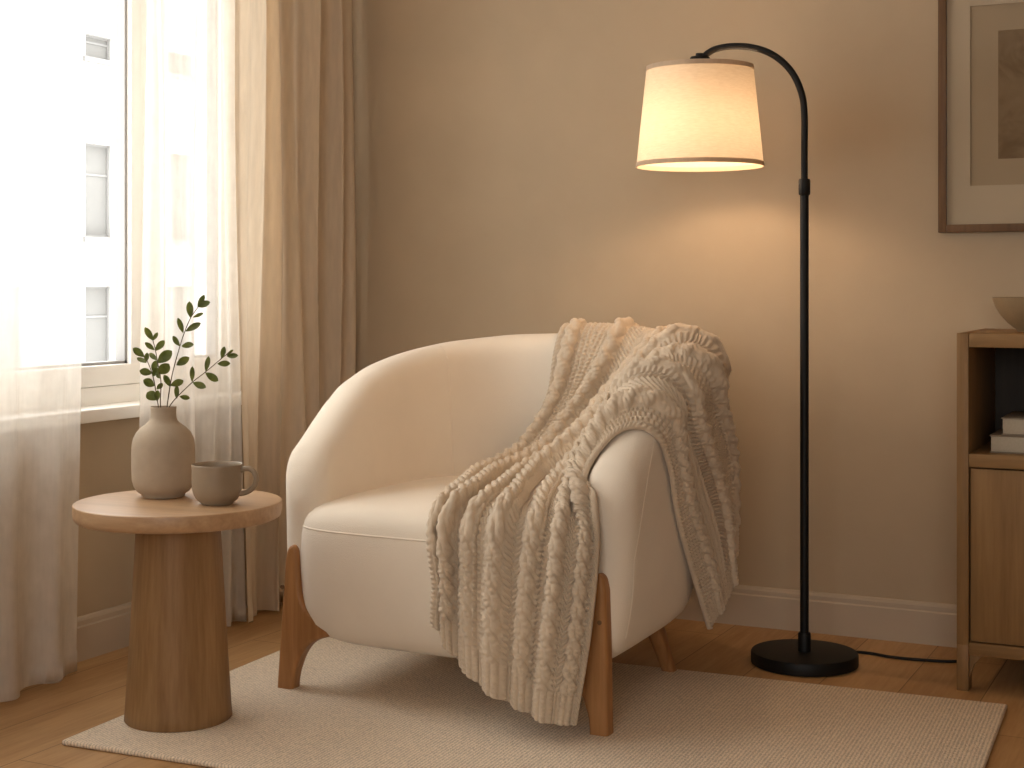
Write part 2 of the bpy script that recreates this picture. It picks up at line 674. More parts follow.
# window: frame, mullions, sash rails, glass and sill
bm = bmesh.new()
fx0, fx1 = ROOM_L - 0.12, ROOM_L - 0.045
F_W = 0.055
add_box(bm, fx0, fx1, WIN_V0, WIN_V1, WIN_Z0, WIN_Z0 + 0.05, 0.003)
add_box(bm, fx0, fx1, WIN_V0, WIN_V1, WIN_Z1 - 0.05, WIN_Z1, 0.003)
sashes = [(WIN_V0, 2.26), (2.26, 3.335), (3.335, WIN_V1)]
for s in [WIN_V0 + 0.025] + [b for a, b in sashes[:-1]] + [WIN_V1 - 0.025]:
    add_box(bm, fx0 + 0.001, fx1 - 0.001, s - 0.024, s + 0.024, WIN_Z0 + 0.049, WIN_Z1 - 0.049, 0.003)
win = structure(bm_obj('window_1', bm, M['window_white']))
for a, b in sashes:
    a2, b2 = a + 0.03, b - 0.03
    bm = bmesh.new()
    sx0, sx1 = fx0 + 0.012, fx1 + 0.012
    add_box(bm, sx0, sx1, a2, b2, WIN_Z0 + 0.052, WIN_Z0 + 0.108, 0.004)
    add_box(bm, sx0, sx1, a2, b2, WIN_Z1 - 0.108, WIN_Z1 - 0.052, 0.004)
    add_box(bm, sx0 + 0.001, sx1 - 0.001, a2, a2 + 0.045, WIN_Z0 + 0.105, WIN_Z1 - 0.105, 0.003)
    add_box(bm, sx0 + 0.001, sx1 - 0.001, b2 - 0.045, b2, WIN_Z0 + 0.105, WIN_Z1 - 0.105, 0.003)
    sash = bm_obj('window_sash', bm, M['window_white'], win)
    bm = bmesh.new()
    gx = (sx0 + sx1) / 2
    for (y0, y1, z0, z1) in ((a2 + 0.045, b2 - 0.045, WIN_Z0 + 0.107, WIN_Z0 + 0.116), (a2 + 0.045, b2 - 0.045, WIN_Z1 - 0.111, WIN_Z1 - 0.106),
                             (a2 + 0.043, a2 + 0.049, WIN_Z0 + 0.106, WIN_Z1 - 0.106), (b2 - 0.055, b2 - 0.043, WIN_Z0 + 0.106, WIN_Z1 - 0.106)):
        add_box(bm, gx - 0.012, gx + 0.022, y0, y1, z0, z1)
    bm_obj('window_gasket', bm, M['gasket'], sash)
    box('window_pane', gx - 0.002, gx + 0.002, a2 + 0.04, b2 - 0.04, WIN_Z0 + 0.104, WIN_Z1 - 0.104, M['glass'], sash, 0)
box('window_sill', ROOM_L - 0.05, ROOM_L + 0.055, WIN_V0 - 0.06, WIN_V1 + 0.06, WIN_Z0 - 0.032, WIN_Z0 + 0.002, M['window_white'], win, 0.004)

# ------------------------------------------------------------------ building across the street
BX = -25.0
bld = thing('apartment_building', (BX, 28, -8), 'pale building with grey sash windows across the street outside the window', 'building')
wv = [16.2 + 3.0 * k for k in range(8)]
wz = [-4.73, -1.3, 2.14, 6.46]
WW, WH = 1.02, 2.25
HH = lambda z: 0.55 if z > 6 else WH
bm = bmesh.new()
vs = [8.0] + [x for w in wv for x in (w - WW / 2, w + WW / 2)] + [50.0]
zs = [-8.0] + [x for z in wz for x in (z, z + HH(z))] + [9.6]
for i in range(len(vs) - 1):
    for j in range(len(zs) - 1):
        if i % 2 == 1 and j % 2 == 1:
            continue
        add_box(bm, BX - 0.4, BX, vs[i], vs[i + 1], zs[j], zs[j + 1])
for z in wz:
    add_box(bm, BX - 0.01, BX + 0.06, 8, 50, z + HH(z) + 0.42, z + HH(z) + 0.58)
bm_obj('facade', bm, M['facade'], bld, False)
for w in wv:
    for z in wz:
        hh = HH(z)
        bm = bmesh.new()
        x0, x1 = BX - 0.26, BX - 0.18
        y0, y1, z0, z1 = w - WW / 2, w + WW / 2, z, z + hh
        zm = z0 + hh * 0.66
        add_box(bm, x0, x1, y0, y1, z0, z0 + 0.05)
        add_box(bm, x0, x1, y0, y1, z1 - 0.05, z1)
        add_box(bm, x0, x1, y0, y0 + 0.05, z0 + 0.05, z1 - 0.05)
        add_box(bm, x0, x1, y1 - 0.05, y1, z0 + 0.05, z1 - 0.05)
        add_box(bm, x0 + 0.01, x1 - 0.01, y0 + 0.05, y1 - 0.05, zm, zm + 0.05)
        add_box(bm, BX + 0.001, BX + 0.09, y0 - 0.1, y1 + 0.1, z0 - 0.13, z0 - 0.01)
        f = bm_obj('window_frame', bm, M['facade_sash'], bld, False)
        box('window_pane', x0 + 0.02, x0 + 0.04, y0, y1, z0, z1, M['facade_pane'], f, 0)


# ------------------------------------------------------------------ curtains
def curtain(name, v0, v1, x_c, amp, folds, mat, label, cat, group=None, z0=0.012, z1=2.46, seed=0, edge=None):
    r = random.Random(seed)
    n = int(folds * 26) + 1
    s = np.linspace(0, 1, n)
    # uneven fold spacing
    ph = s * folds + 0.22 * np.sin(2 * PI * s * 2.3 + seed) + 0.12 * np.sin(2 * PI * s * 5.1 + 2 * seed)
    zz = np.concatenate([[z0, z0 + 0.004, z0 + 0.052, z0 + 0.056], np.linspace(z0 + 0.1, z1, 40)])
    P = np.zeros((len(zz), n, 3))
    for k, z in enumerate(zz):
        t = (z - z0) / (z1 - z0)
        a = amp * (1.08 - 0.35 * t)
        d = np.sin(2 * PI * ph + 0.35 * math.sin(3.1 * t + seed)) 
        d = np.sign(d) * np.abs(d) ** 0.8
        sway = 0.012 * np.sin(2 * PI * (s * 1.7 + t * 0.8) + seed)
        hem = 0.0025 if z <= z0 + 0.053 else 0.0
        P[k, :, 0] = x_c + a * d + sway + hem + 0.006 * (1 - t)
        P[k, :, 1] = v0 + (v1 - v0) * s + 0.45 * amp * np.cos(2 * PI * ph * 1.0 + 0.6) * (0.6 + 0.4 * (1 - t))
        P[k, :, 2] = z
    lip = 0.004 * np.sin(2 * PI * ph * 0.5 + seed)
    P[0, :, 2] += 0.004 + lip
    o = grid_obj(name, P, mat, None, origin=(x_c, (v0 + v1) / 2, z0))
    return tag(o, label, cat, group)


curtain('sheer_curtain', 1.30, 2.885, -2.61, 0.020, 8.5, M['sheer'],
        'white sheer curtain nearest the left picture edge, hanging before the window', 'curtain', 'sheer curtains', seed=1)
curtain('sheer_curtain', 3.115, 3.52, -2.615, 0.020, 3.2, M['sheer'],
        'white sheer curtain behind the vase, next to the beige drape', 'curtain', 'sheer curtains', seed=4)
curtain('drape_curtain', 3.50, 4.125, -2.615, 0.036, 3.7, M['drape'],
        'heavier beige linen drape hanging in the room corner behind the armchair', 'curtain', seed=2)

# ------------------------------------------------------------------ rug
RW, RD, RT = 1.8205, 1.0915, 0.012
ra = math.radians(2.7)
rug_c = Vector((-2.27, 2.44, 0)) + Vector((math.cos(ra), math.sin(ra), 0)) * RW / 2 + Vector((-math.sin(ra), math.cos(ra), 0)) * RD / 2
bm = bmesh.new()
add_box(bm, -RW / 2, RW / 2, -RD / 2, RD / 2, 0.0005, RT, 0.005, 3)
rug = bm_obj('rug', bm, M['rug'], None)
rug.location = rug_c
rug.rotation_euler = (0, 0, ra)
tag(rug, 'flat woven beige wool rug under the armchair and side table', 'rug')

# ------------------------------------------------------------------ armchair
CU = -1.655                       # chair centre line
A_HALF, TH = 0.395, 0.12          # centre line of the shell, wall thickness
V_NOSE, V_STR, B_DEP = 3.06, 3.36, 0.44
armchair = thing('armchair', (CU, 3.3, RT), 'cream upholstered barrel armchair with oak legs and a knitted throw', 'armchair')

# plan path of the right half from nose to back centre: straight, then superellipse
_pl = [(A_HALF, v) for v in np.linspace(V_NOSE, V_STR, 30)]
EXPO = 2.55
for a in np.linspace(0, PI / 2, 160)[1:]:
    _pl.append((A_HALF * abs(math.cos(a)) ** (2 / EXPO), V_STR + B_DEP * abs(math.sin(a)) ** (2 / EXPO)))
_pl = np.array(_pl)
_len = np.concatenate([[0], np.cumsum(np.linalg.norm(np.diff(_pl, axis=0), axis=1))])
D_MAX = _len[-1]
_h = np.array([(-0.06, 0.46), (-0.052, 0.52), (-0.035, 0.56), (-0.01, 0.592), (0.04, 0.626), (0.10, 0.672), (0.2, 0.732), (0.32, 0.768), (0.47, 0.797),
               (0.62, 0.822), (0.78, 0.84), (1.0, 0.848), (1.3, 0.848)])
_dh = np.linspace(-0.06, 1.3, 400)
_hh = np.interp(_dh, _h[:, 0], _h[:, 1])
_k = np.ones(15) / 15
_hs = np.convolve(np.pad(_hh, 7, 'edge'), _k, 'valid')
_w = np.clip((_dh + 0.02) / 0.08, 0, 1)
_hh = _hh * (1 - _w) + _hs * _w


def plan(d, side):
    """centre-line point and outward normal at arc distance d from the nose"""
    dd = max(d, 0.0)
    u = np.interp(dd, _len, _pl[:, 0])
    v = np.interp(dd, _len, _pl[:, 1])
    e = 0.012
    u1, v1 = np.interp(min(dd + e, D_MAX), _len, _pl[:, 0]), np.interp(min(dd + e, D_MAX), _len, _pl[:, 1])
    u0, v0 = np.interp(max(dd - e, 0), _len, _pl[:, 0]), np.interp(max(dd - e, 0), _len, _pl[:, 1])
    if dd > D_MAX - e:
        t = np.array([-1.0, 0.0])
    else:
        t = np.array([u1 - u0, v1 - v0])
        t /= np.linalg.norm(t)
    nrm = np.array([t[1], -t[0]])
    if d < 0:
        v += d
    return np.array([CU + side * u, v]), np.array([side * nrm[0], nrm[1]])


N_IN, N_TOP, N_OUT, N_BOT = 16, 18, 16, 8
Z_BOT = 0.135


def section(d, side):
    """closed profile around the shell at d: inner face up, over the rim, outer face down, underside"""
    c, nr = plan(d, side)
    h = np.interp(d, _dh, _hh)
    k = math.sqrt(max(0.0, 1 - (d / 0.06) ** 2)) if d < 0 else 1.0
    r = TH / 2 * max(k, 0.02)
    zb = Z_BOT + 0.010 + 0.06 * (1 - k)
    rt = min(0.068, (h - zb) * 0.4) * (0.35 + 0.65 * k)
    rb = 0.055
    pts = []
    for t in np.linspace(0, 1, N_IN, endpoint=False):
        pts.append((-r, zb + rb + t * (h - rt - zb - rb)))
    for a in np.linspace(PI, 0, N_TOP, endpoint=False):
        ca, sa = math.cos(a), math.sin(a)
        pts.append((r * np.sign(ca) * abs(ca) ** 0.85, h - rt + rt * abs(sa) ** 0.85))
    for t in np.linspace(0, 1, N_OUT, endpoint=False):
        z = h - rt + t * (zb + rb - h + rt)
        pts.append((r, z))
    for a in np.linspace(0, PI, N_BOT, endpoint=False):
        pts.append((r * math.cos(a), zb + rb - rb * math.sin(a)))
    back = min(1.0, max(0.0, (d - 0.1) / 0.7))
    out = []
    for o, z in pts:
        lean = (0.012 + 0.028 * back) * (z - 0.45) / 0.4
        taper = -0.035 * max(0.0, (0.34 - z) / 0.2) ** 2
        oo = o + lean * k + taper * k * (1 if o > 0 else 0.3)
        out.append((c[0] + nr[0] * oo, c[1] + nr[1] * oo, z))
    return np.array(out)


ds = np.concatenate([-0.06 * np.cos(np.linspace(0, PI / 2, 14)[:-1]), np.linspace(0, D_MAX, 110)])
secs = [section(d, 1) for d in ds] + [section(d, -1) for d in ds[::-1][1:]]
shell_P = np.array(secs)
shell = grid_obj('barrel_back', shell_P, M['upholstery'], armchair, close_v=True)


def on_shell(d, side, idx, lift=0.0):
    """point on the skin, idx counts profile points (fractional), lifted outward"""
    s = section(d, side)
    n = len(s)
    i = int(math.floor(idx)) % n
    f = idx - math.floor(idx)
    p = s[i] * (1 - f) + s[(i + 1) % n] * f
    q = s[(i + 1) % n] - s[i]
    c, nr = plan(d, side)
    w = np.array([nr[0], nr[1], 0])
    qo, qz = np.dot(q, w), q[2]
    nn = np.array([-qz * w[0], -qz * w[1], qo])
    nn /= np.linalg.norm(nn) + 1e-9
    if side:
        cen = np.array([c[0], c[1], (s[:, 2].min() + s[:, 2].max()) / 2])
        if np.dot(nn, p - cen) < 0:
            nn = -nn
    return p + nn * lift


# piping: boxed arm fronts and the two upright seams of the inner back
I_TOP0, I_OUT0 = N_IN, N_IN + N_TOP
for side in (1, -1):
    pts = []
    for t in np.linspace(0, 1, 40):
        idx = I_OUT0 + N_OUT * (1 - t) * 0.98 if t < 0.7 else I_OUT0 + N_OUT * 0.3 * 0.98 * (1 - (t - 0.7) / 0.3) - 5 * ((t - 0.7) / 0.3)
        d = 0.0 if t < 0.5 else 0.16 * ((t - 0.5) / 0.5) ** 2
        pts.append(on_shell(d - 0.012, side, idx, -0.0008))
    tube('arm_piping', pts, 0.0018, M['piping'], armchair, 8)
    pts = [on_shell(0.575, side, i, -0.0006) for i in np.linspace(6, I_TOP0 + 7, 40)]
    tube('back_piping', pts, 0.0018, M['piping'], armchair, 8)

# seat: deep upholstered block with a crowned top
SU, SV, S_HALF, S_F, S_B = -1.664, 3.32, 0.410, 0.36, 0.43


def seat_ring(k, z, n=140):
    out = []
    for i in range(n):
        a = 2 * PI * i / n
        ca, sa = math.cos(a), math.sin(a)
        if sa < 0:
            e, dep = 6.5, S_F
        else:
            e, dep = 3.0, S_B
        u = S_HALF * np.sign(ca) * abs(ca) ** (2 / e)
        v = dep * np.sign(sa) * abs(sa) ** (2 / e)
        if sa < 0:
            v -= 0.018 * (1 - (u / S_HALF) ** 2) * abs(sa)
        out.append((SU + u * k, SV + v * k, z))
    return out


prof = [(0.4, 0.128), (0.72, 0.128), (0.84, 0.132), (0.915, 0.147), (0.962, 0.175), (0.985, 0.21), (0.996, 0.25), (1.002, 0.30), (1.002, 0.35), (0.998, 0.385),
        (0.992, 0.402), (0.984, 0.418), (0.966, 0.434), (0.935, 0.447), (0.88, 0.457), (0.80, 0.463), (0.68, 0.467), (0.5, 0.470), (0.3, 0.472), (0.1, 0.473)]
rings = np.array([seat_ring(k, z) for k, z in prof])
seat = grid_obj('seat', rings, M['upholstery'], armchair, close_v=True)
bmx = bmesh.new()
bmx.from_mesh(seat.data)
bmesh.ops.holes_fill(bmx, edges=[e for e in bmx.edges if e.is_boundary])
bmesh.ops.recalc_face_normals(bmx, faces=bmx.faces)
bmx.to_mesh(seat.data)
bmx.free()
seat.data.polygons.foreach_set('use_smooth', [True] * len(seat.data.polygons))
ring = [p for p in seat_ring(0.9895, 0.403)]
ring = [p for p in ring if p[1] < 3.3]
ring.sort(key=lambda p: math.atan2(p[1] - SV, p[0] - SU))
tube('seat_piping', ring, 0.0026, M['piping'], seat, 8)
bmx = bmesh.new()
bmx.from_mesh(shell.data)
bmesh.ops.holes_fill(bmx, edges=[e for e in bmx.edges if e.is_boundary])
bmesh.ops.recalc_face_normals(bmx, faces=bmx.faces)
bmx.to_mesh(shell.data)
bmx.free()
shell.data.polygons.foreach_set('use_smooth', [True] * len(shell.data.polygons))


def front_leg(side):
    """flat oak bracket: slim blade beside the seat, foot below, fillet running under the body"""
    o = CU + (0.420 if side > 0 else -0.447)
    dv = -0.014 if side > 0 else 0.0
    s = -side
    ln = 0.006 if side > 0 else 0.026
    arcs = [
        [(0.044, 0.0), (0.046, 0.03), (0.053, 0.058), (0.063, 0.084), (0.079, 0.107), (0.104, 0.124), (0.138, 0.136)],
        [(0.138, 0.136), (0.138, 0.150), (0.138, 0.165)],
        [(0.138, 0.165), (0.090, 0.182), (0.058, 0.212), (0.044, 0.262), (0.036, 0.318), (0.032, 0.335), (0.024, 0.344), (0.014, 0.344), (0.006, 0.335), (0.001, 0.310)],
        [(0.001, 0.310), (0.000, 0.15), (0.0, 0.0)],
        [(0.0, 0.0), (0.022, 0.0), (0.044, 0.0)]]
    out2 = np.vstack([catmull(p_, n_)[:-1] for p_, n_ in zip(arcs, (30, 4, 44, 16, 8))])
    out2[:, 0] += ln * out2[:, 1] / 0.345
    tg = np.roll(out2, -1, 0) - np.roll(out2, 1, 0)
    tg /= np.linalg.norm(tg, axis=1)[:, None]
    nin = np.stack([-tg[:, 1], tg[:, 0]], 1)          # inward for a counter-clockwise outline
    rv = 0.010
    va, vb = 2.986 + dv, 3.028 + dv
    lay_v = [(va, rv)] + [(va + rv * (1 - math.cos(a_)), rv * (1 - math.sin(a_))) for a_ in np.linspace(0.25, PI / 2, 6)]
    lay_v = lay_v + [(va + vb - v_, i_) for v_, i_ in lay_v[::-1]]
    bm = bmesh.new()
    loops = []
    for v, ins in lay_v:
        p2 = out2 + nin * ins
        p2[:, 1] = np.maximum(np.where(out2[:, 1] < 1e-4, 0.0, p2[:, 1]), 0.0)
        loops.append([bm.verts.new((o + s * a_, v, RT + z)) for a_, z in p2])
    n = len(out2)
    bm.faces.new(loops[0])
    bm.faces.new(loops[-1][::-1])
    for l0, l1 in zip(loops, loops[1:]):
        for k in range(n):
            bm.faces.new((l0[k], l1[k], l1[(k + 1) % n], l0[(k + 1) % n]))
    leg = bm_obj('leg', bm, M['oak_leg'], armchair, sharp=50)
    pc = (o + s * 0.018, 2.9865, 0.255)
    v, f = tube_mesh([(pc[0], 2.9848 + dv, pc[2]), (pc[0], 2.989 + dv, pc[2])], 0.0052, 16)
    pg = mesh_obj('peg', v, f, M['frame'], leg, True, None, 40)
    return leg


for sd in (-1, 1):
    front_leg(sd)
    v0 = []
    pr = [(0.0, 0.018), (0.06, 0.020), (0.12, 0.024), (0.2, 0.029)]
    pts = [(CU + sd * (0.345 - 0.25 * z), 3.558 - 0.28 * z, RT + z) for z, r in pr]
    bm = bmesh.new()
    prev = None
    for (x, y, z), (zz_, r) in zip(pts, pr):
        lp = [bm.verts.new((x + r * math.copysign(abs(math.cos(a)) ** 0.7, math.cos(a)), y + r * math.copysign(abs(math.sin(a)) ** 0.7, math.sin(a)), z))
              for a in np.linspace(0, 2 * PI, 24, endpoint=False)]
        if prev:
            for k in range(24):
                bm.faces.new((prev[k], prev[(k + 1) % 24], lp[(k + 1) % 24], lp[k]))
        else:
            bm.faces.new(lp[::-1])
        prev = lp
    bm.faces.new(prev)
    bm_obj('leg', bm, M['oak_leg'], armchair, sharp=40)

# ------------------------------------------------------------------ knitted throw
def bvh_of(objs):
    V, F = [], []
    for o in objs:
        b = len(V)
        off = base_of(o)
        V += [v.co + off for v in o.data.vertices]
        F += [[b + i for i in p.vertices] for p in o.data.polygons]
    return BVHTree.FromPolygons(V, F)


BV_SHELL, BV_SEAT = bvh_of([shell]), bvh_of([seat])


def push_out(P, clear, reach=0.25):
    """keep every point at least `clear` outside shell and seat"""
    Q = P.reshape(-1, 3)
    cl = np.broadcast_to(clear, P.shape[:2]).reshape(-1)
    for i in range(len(Q)):
        for bv in (BV_SHELL, BV_SEAT):
            p = Vector(Q[i])
            co, nrm, _, dist = bv.find_nearest(p, reach)
            if co is None:
                continue
            sgn = (p - co).dot(nrm)
            d = dist if sgn >= 0 else -dist
            if -0.05 < d < cl[i]:
                Q[i] = co + nrm * cl[i]
    return Q.reshape(P.shape)


def rim(d, idx, lift, side=1):
    return tuple(on_shell(d, side, idx, lift))


T_IN, T_TOP, T_OUT = I_TOP0 + 1, I_TOP0 + N_TOP / 2, I_OUT0 + 1
# one row of way-points per column of the sheet, left edge to right edge; each runs from the
# end hanging outside, over the rim, down the inside, over the seat and down its front
KEY = [
    # c = 0
    [(-1.72, 3.905, .50), (-1.72, 3.905, .66), rim(D_MAX - .065, T_OUT, .012, -1), rim(D_MAX - .065, T_TOP, .014, -1), rim(D_MAX - .065, T_IN, .012, -1),
     (-1.725, 3.735, .66), (-1.775, 3.66, .515), (-1.79, 3.42, .475), (-1.705, 3.16, .473), (-1.650, 2.985, .43), (-1.622, 2.935, .32), (-1.622, 2.928, .232)],
    # c = .25
    [(-1.40, 3.91, .46), (-1.40, 3.91, .62), rim(.80, T_OUT, .012), rim(.79, T_TOP, .016), rim(.79, T_IN, .014),
     (-1.56, 3.70, .66), (-1.63, 3.60, .53), (-1.67, 3.38, .482), (-1.61, 3.15, .472), (-1.575, 2.975, .425), (-1.56, 2.925, .30), (-1.555, 2.915, .145)],
    # c = .5
    [(-1.235, 3.79, .33), (-1.225, 3.77, .55), rim(.55, T_OUT, .012), rim(.54, T_TOP, .018), rim(.53, T_IN, .016),
     (-1.40, 3.53, .66), (-1.48, 3.45, .56), (-1.53, 3.30, .50), (-1.50, 3.13, .485), (-1.46, 2.965, .435), (-1.445, 2.915, .28), (-1.44, 2.905, .085)],
    # c = .75
    [(-1.190, 3.66, .225), (-1.185, 3.55, .45), rim(.30, T_OUT, .012), rim(.285, T_TOP, .016), rim(.275, T_IN, .016),
     (-1.335, 3.26, .645), (-1.36, 3.19, .585), (-1.365, 3.11, .53), (-1.36, 3.03, .49), (-1.340, 2.955, .43), (-1.335, 2.912, .26), (-1.350, 2.905, .055)],
    # c = 1
    [(-1.192, 3.515, .135), (-1.192, 3.30, .42), rim(.13, T_OUT, .010), rim(.065, T_TOP, .010), rim(.012, T_TOP - 4, .011),
     rim(-.038, T_TOP - 5, .019), (-1.270, 2.984, .53), (-1.260, 2.974, .49), (-1.251, 2.964, .45), (-1.245, 2.950, .40), (-1.252, 2.925, .24), (-1.280, 2.912, .048)],
]
NC0, NT0 = 61, 140
rows = [catmull(k, 400) for k in KEY]
# even arc length along each column
for q, r in enumerate(rows):
    L = np.concatenate([[0], np.cumsum(np.linalg.norm(np.diff(r, axis=0), axis=1))])
    # blend arc-length and way-point parameter so that features keep their place along the sheet
    tp = np.linspace(0, 1, 400)
    mix = 0.25 * tp + 0.75 * L / L[-1]
    rows[q] = np.stack([np.interp(np.linspace(0, 1, NT0), mix, r[:, k]) for k in range(3)], 1)
rows = np.array(rows)                                     # (5, NT0, 3)
B = np.stack([catmull(rows[:, j], NC0) for j in range(NT0)], 1)   # (NC0, NT0, 3)
for it in range(3):
    B = push_out(B, 0.010)
    Bs = B.copy()
    Bs[:, 1:-1] = (B[:, 1:-1] * 2 + B[:, :-2] + B[:, 2:]) / 4
    Bs[1:-1, 1:-1] = (B[1:-1, 1:-1] * 2 + B[:-2, 1:-1] + B[2:, 1:-1] + B[1:-1, :-2] + B[1:-1, 2:]) / 6
    B = Bs
B = push_out(B, 0.008)
B[:, 1:-1] = (B[:, 1:-1] * 2 + B[:, :-2] + B[:, 2:]) / 4


def bil(A, nc, nt):
    c = np.linspace(0, A.shape[0] - 1, nc)
    t = np.linspace(0, A.shape[1] - 1, nt)
    out = np.stack([catmull(A[:, j], nc) for j in range(A.shape[1])], 1)
    return np.stack([catmull(out[i], nt) for i in range(nc)], 0)


def normals(P):
    a = np.gradient(P, axis=0)
    b = np.gradient(P, axis=1)
    n = np.cross(a, b)
    n /= np.linalg.norm(n, axis=2, keepdims=True) + 1e-12
    return n


NC, NT = 420, 860
P0 = bil(B, NC, NT)
N0 = normals(P0)
# outward is up on the seat
if N0[NC // 2, int(NT * 0.68), 2] < 0:
    N0 = -N0
c = np.linspace(0, 1, NC)[:, None]
t = np.linspace(0, 1, NT)[None, :]


def smooth01(x, a, b):
    y = np.clip((x - a) / (b - a), 0, 1)
    return y * y * (3 - 2 * y)


# metres of cloth per unit of c along the sheet
_arc = np.linalg.norm(np.diff(P0, axis=0), axis=2).sum(0)
_kk = np.ones(81) / 81
SC_T = np.convolve(np.pad(_arc, 40, 'edge'), _kk, 'valid')[None, :]
SC_T = np.maximum(SC_T * np.interp(t, [0, .5, .7, 1], [1.0, 1.0, 1.12, 1.15]), 0.36)
# long folds running down the sheet: round rolls with tight creases beside them, on gentle swells
N_F = 7
drift = 0.022 * np.sin(2 * PI * (t * 1.05 + 0.15)) * np.sin(PI * c) + 0.008 * np.sin(2 * PI * (t * 2.3 + 1.3 * c))
cw = c + drift
cen = np.array([0.035, 0.165, 0.315, 0.465, 0.615, 0.765, 0.915])
rad = np.array([0.015, 0.021, 0.024, 0.025, 0.024, 0.021, 0.017])
hgt = np.array([0.45, 0.95, 0.90, 1.10, 0.95, 0.85, 0.55])
dist = (cw[..., None] - cen) * SC_T[..., None]
roll = np.zeros_like(cw)
for k in range(N_F):
    r_k = rad[k] * np.interp(t, [0, .25, .34, .5, .62, 1], [1.0, 1.2, 1.45, 1.45, 1.08, 1.0]) * (1 + 0.12 * np.sin(2 * PI * (t * 1.7 + 0.31 * k)))
    q = np.clip(1 - (dist[..., k] / r_k) ** 2, 0, 1)
    roll = np.maximum(roll, hgt[k] * (1 + 0.2 * np.sin(2 * PI * (t * 1.3 + 0.23 * k))) * q ** 0.62)
amp = np.interp(t, [0, .2, .30, .42, .55, .68, .78, .9, 1], [.014, .018, .028, .042, .040, .032, .029, .027, .018])
swell = 0.5 + 0.5 * np.sin(2 * PI * (cw * 2.6 + 0.12))
swa = np.interp(t, [0, .2, .30, .42, .55, .68, .85, 1], [.010, .008, .010, .024, .024, .016, .018, .016])
near = smooth01(c, 0.90, 1.0) * (1 - smooth01(t, 0.55, 0.72)) * (0.2 + 0.8 * smooth01(t, 0.2, 0.3))
P1 = P0 + N0 * ((roll * amp + swell * swa) * (1 - near))[:, :, None]
for _ in range(2):
    P1[1:-1, 1:-1] = (P1[1:-1, 1:-1] * 2 + P1[:-2, 1:-1] + P1[2:, 1:-1] + P1[1:-1, :-2] + P1[1:-1, 2:]) / 6
P1 = push_out(P1, 0.007, 0.05)
for _ in range(3):
    P1[:, 1:-1] = (P1[:, 1:-1] * 2 + P1[:, :-2] + P1[:, 2:]) / 4
    P1[1:-1, 1:-1] = (P1[1:-1, 1:-1] * 2 + P1[:-2, 1:-1] + P1[2:, 1:-1] + P1[1:-1, :-2] + P1[1:-1, 2:]) / 6
P1 = push_out(P1, 0.0065, 0.05)
N1 = normals(P1)
if N1[NC // 2, int(NT * 0.68), 2] < 0:
    N1 = -N1
# knit relief in metres of cloth: plaited cables on the rolls, herringbone and seed stitch between, ribbed hems
L_CLOTH = 1.85
b = (t * L_CLOTH) + 0 * c
kk = np.argmin(np.abs(dist), axis=2)
xc = np.take_along_axis(dist, kk[..., None], 2)[..., 0] / np.interp(t, [0, .25, .34, .5, .62, 1], [1.0, 1.15, 1.25, 1.25, 1.0, 1.0])
K = np.zeros_like(xc)
w_c, s_r = 0.0096, 0.0098
lay = 2 * PI * b / 0.092 + kk * 1.7
for ph in (0.0, PI):
    cx = w_c * np.sin(lay + ph)
    top = 0.5 + 0.5 * np.cos(lay + ph)
    prof_ = np.sqrt(np.clip(1 - ((xc - cx) / s_r) ** 2, 0, 1))
    yarn = 0.70 + 0.30 * np.abs(np.sin(PI * b / 0.0105 + (xc - cx) * 170 * np.sign(np.cos(lay + ph))))
    K = np.maximum(K, prof_ * (0.45 + 0.55 * top) * 0.0112 * yarn)
ax = np.abs(xc)
flat = ax > 0.0185
hb = np.abs(np.sin(PI * (b / 0.0130 - ax / 0.0130)))
hb = 0.0088 * hb ** 0.8 * (0.55 + 0.45 * np.abs(np.sin(PI * ax / 0.020)))
sd_ = 0.0080 * np.abs(np.sin(PI * ax / 0.0125)) * np.abs(np.sin(PI * b / 0.0130 + PI / 2 * np.floor(ax / 0.0125)))
panel = np.where((np.floor((cw - 0.035) / 0.15).astype(int) % 2) == 0, sd_, hb)
K = np.where(flat, panel, K)
eb = np.minimum(b, L_CLOTH - b)
rb_ = 0.0075 * np.abs(np.sin(PI * xc / 0.0150)) ** 0.7 * (0.70 + 0.30 * np.abs(np.sin(PI * b / 0.0105)))
K = np.where(eb < 0.075, rb_, K)
ea = np.minimum(c, 1 - c) * SC_T
plait = np.sqrt(np.clip(1 - ((ea - 0.008) / 0.0085) ** 2, 0, 1)) * (0.55 + 0.45 * np.abs(np.sin(PI * b / 0.0135 + ea * 150)))
K = np.where(ea < 0.0165, np.maximum(0.0085 * plait, 0.001), K)
K = K * (1 + 0.05 * rng.standard_normal(K.shape)) + 0.0004 * rng.standard_normal(K.shape)
# the ends are not cut with a ruler
P2 = P1 + N1 * (K + 0.001)[:, :, None]
under = P1 - N1 * 0.004
# keep the lowest hem off the rug
P2[:, :, 2] = np.maximum(P2[:, :, 2], RT + 0.006)
under[:, :, 2] = np.maximum(under[:, :, 2], RT + 0.004)
# closed sheet: go across the top, wrap to the underside (coarser detail but same count)
sheet = np.concatenate([P2, under[::-1]], 0)
throw = grid_obj('throw_blanket', sheet, M['knit'], None, close_u=True, origin=(-1.45, 3.2, 0.47))
tag(throw, 'chunky beige cable-knit throw draped over the armchair back, arm and seat', 'blanket')

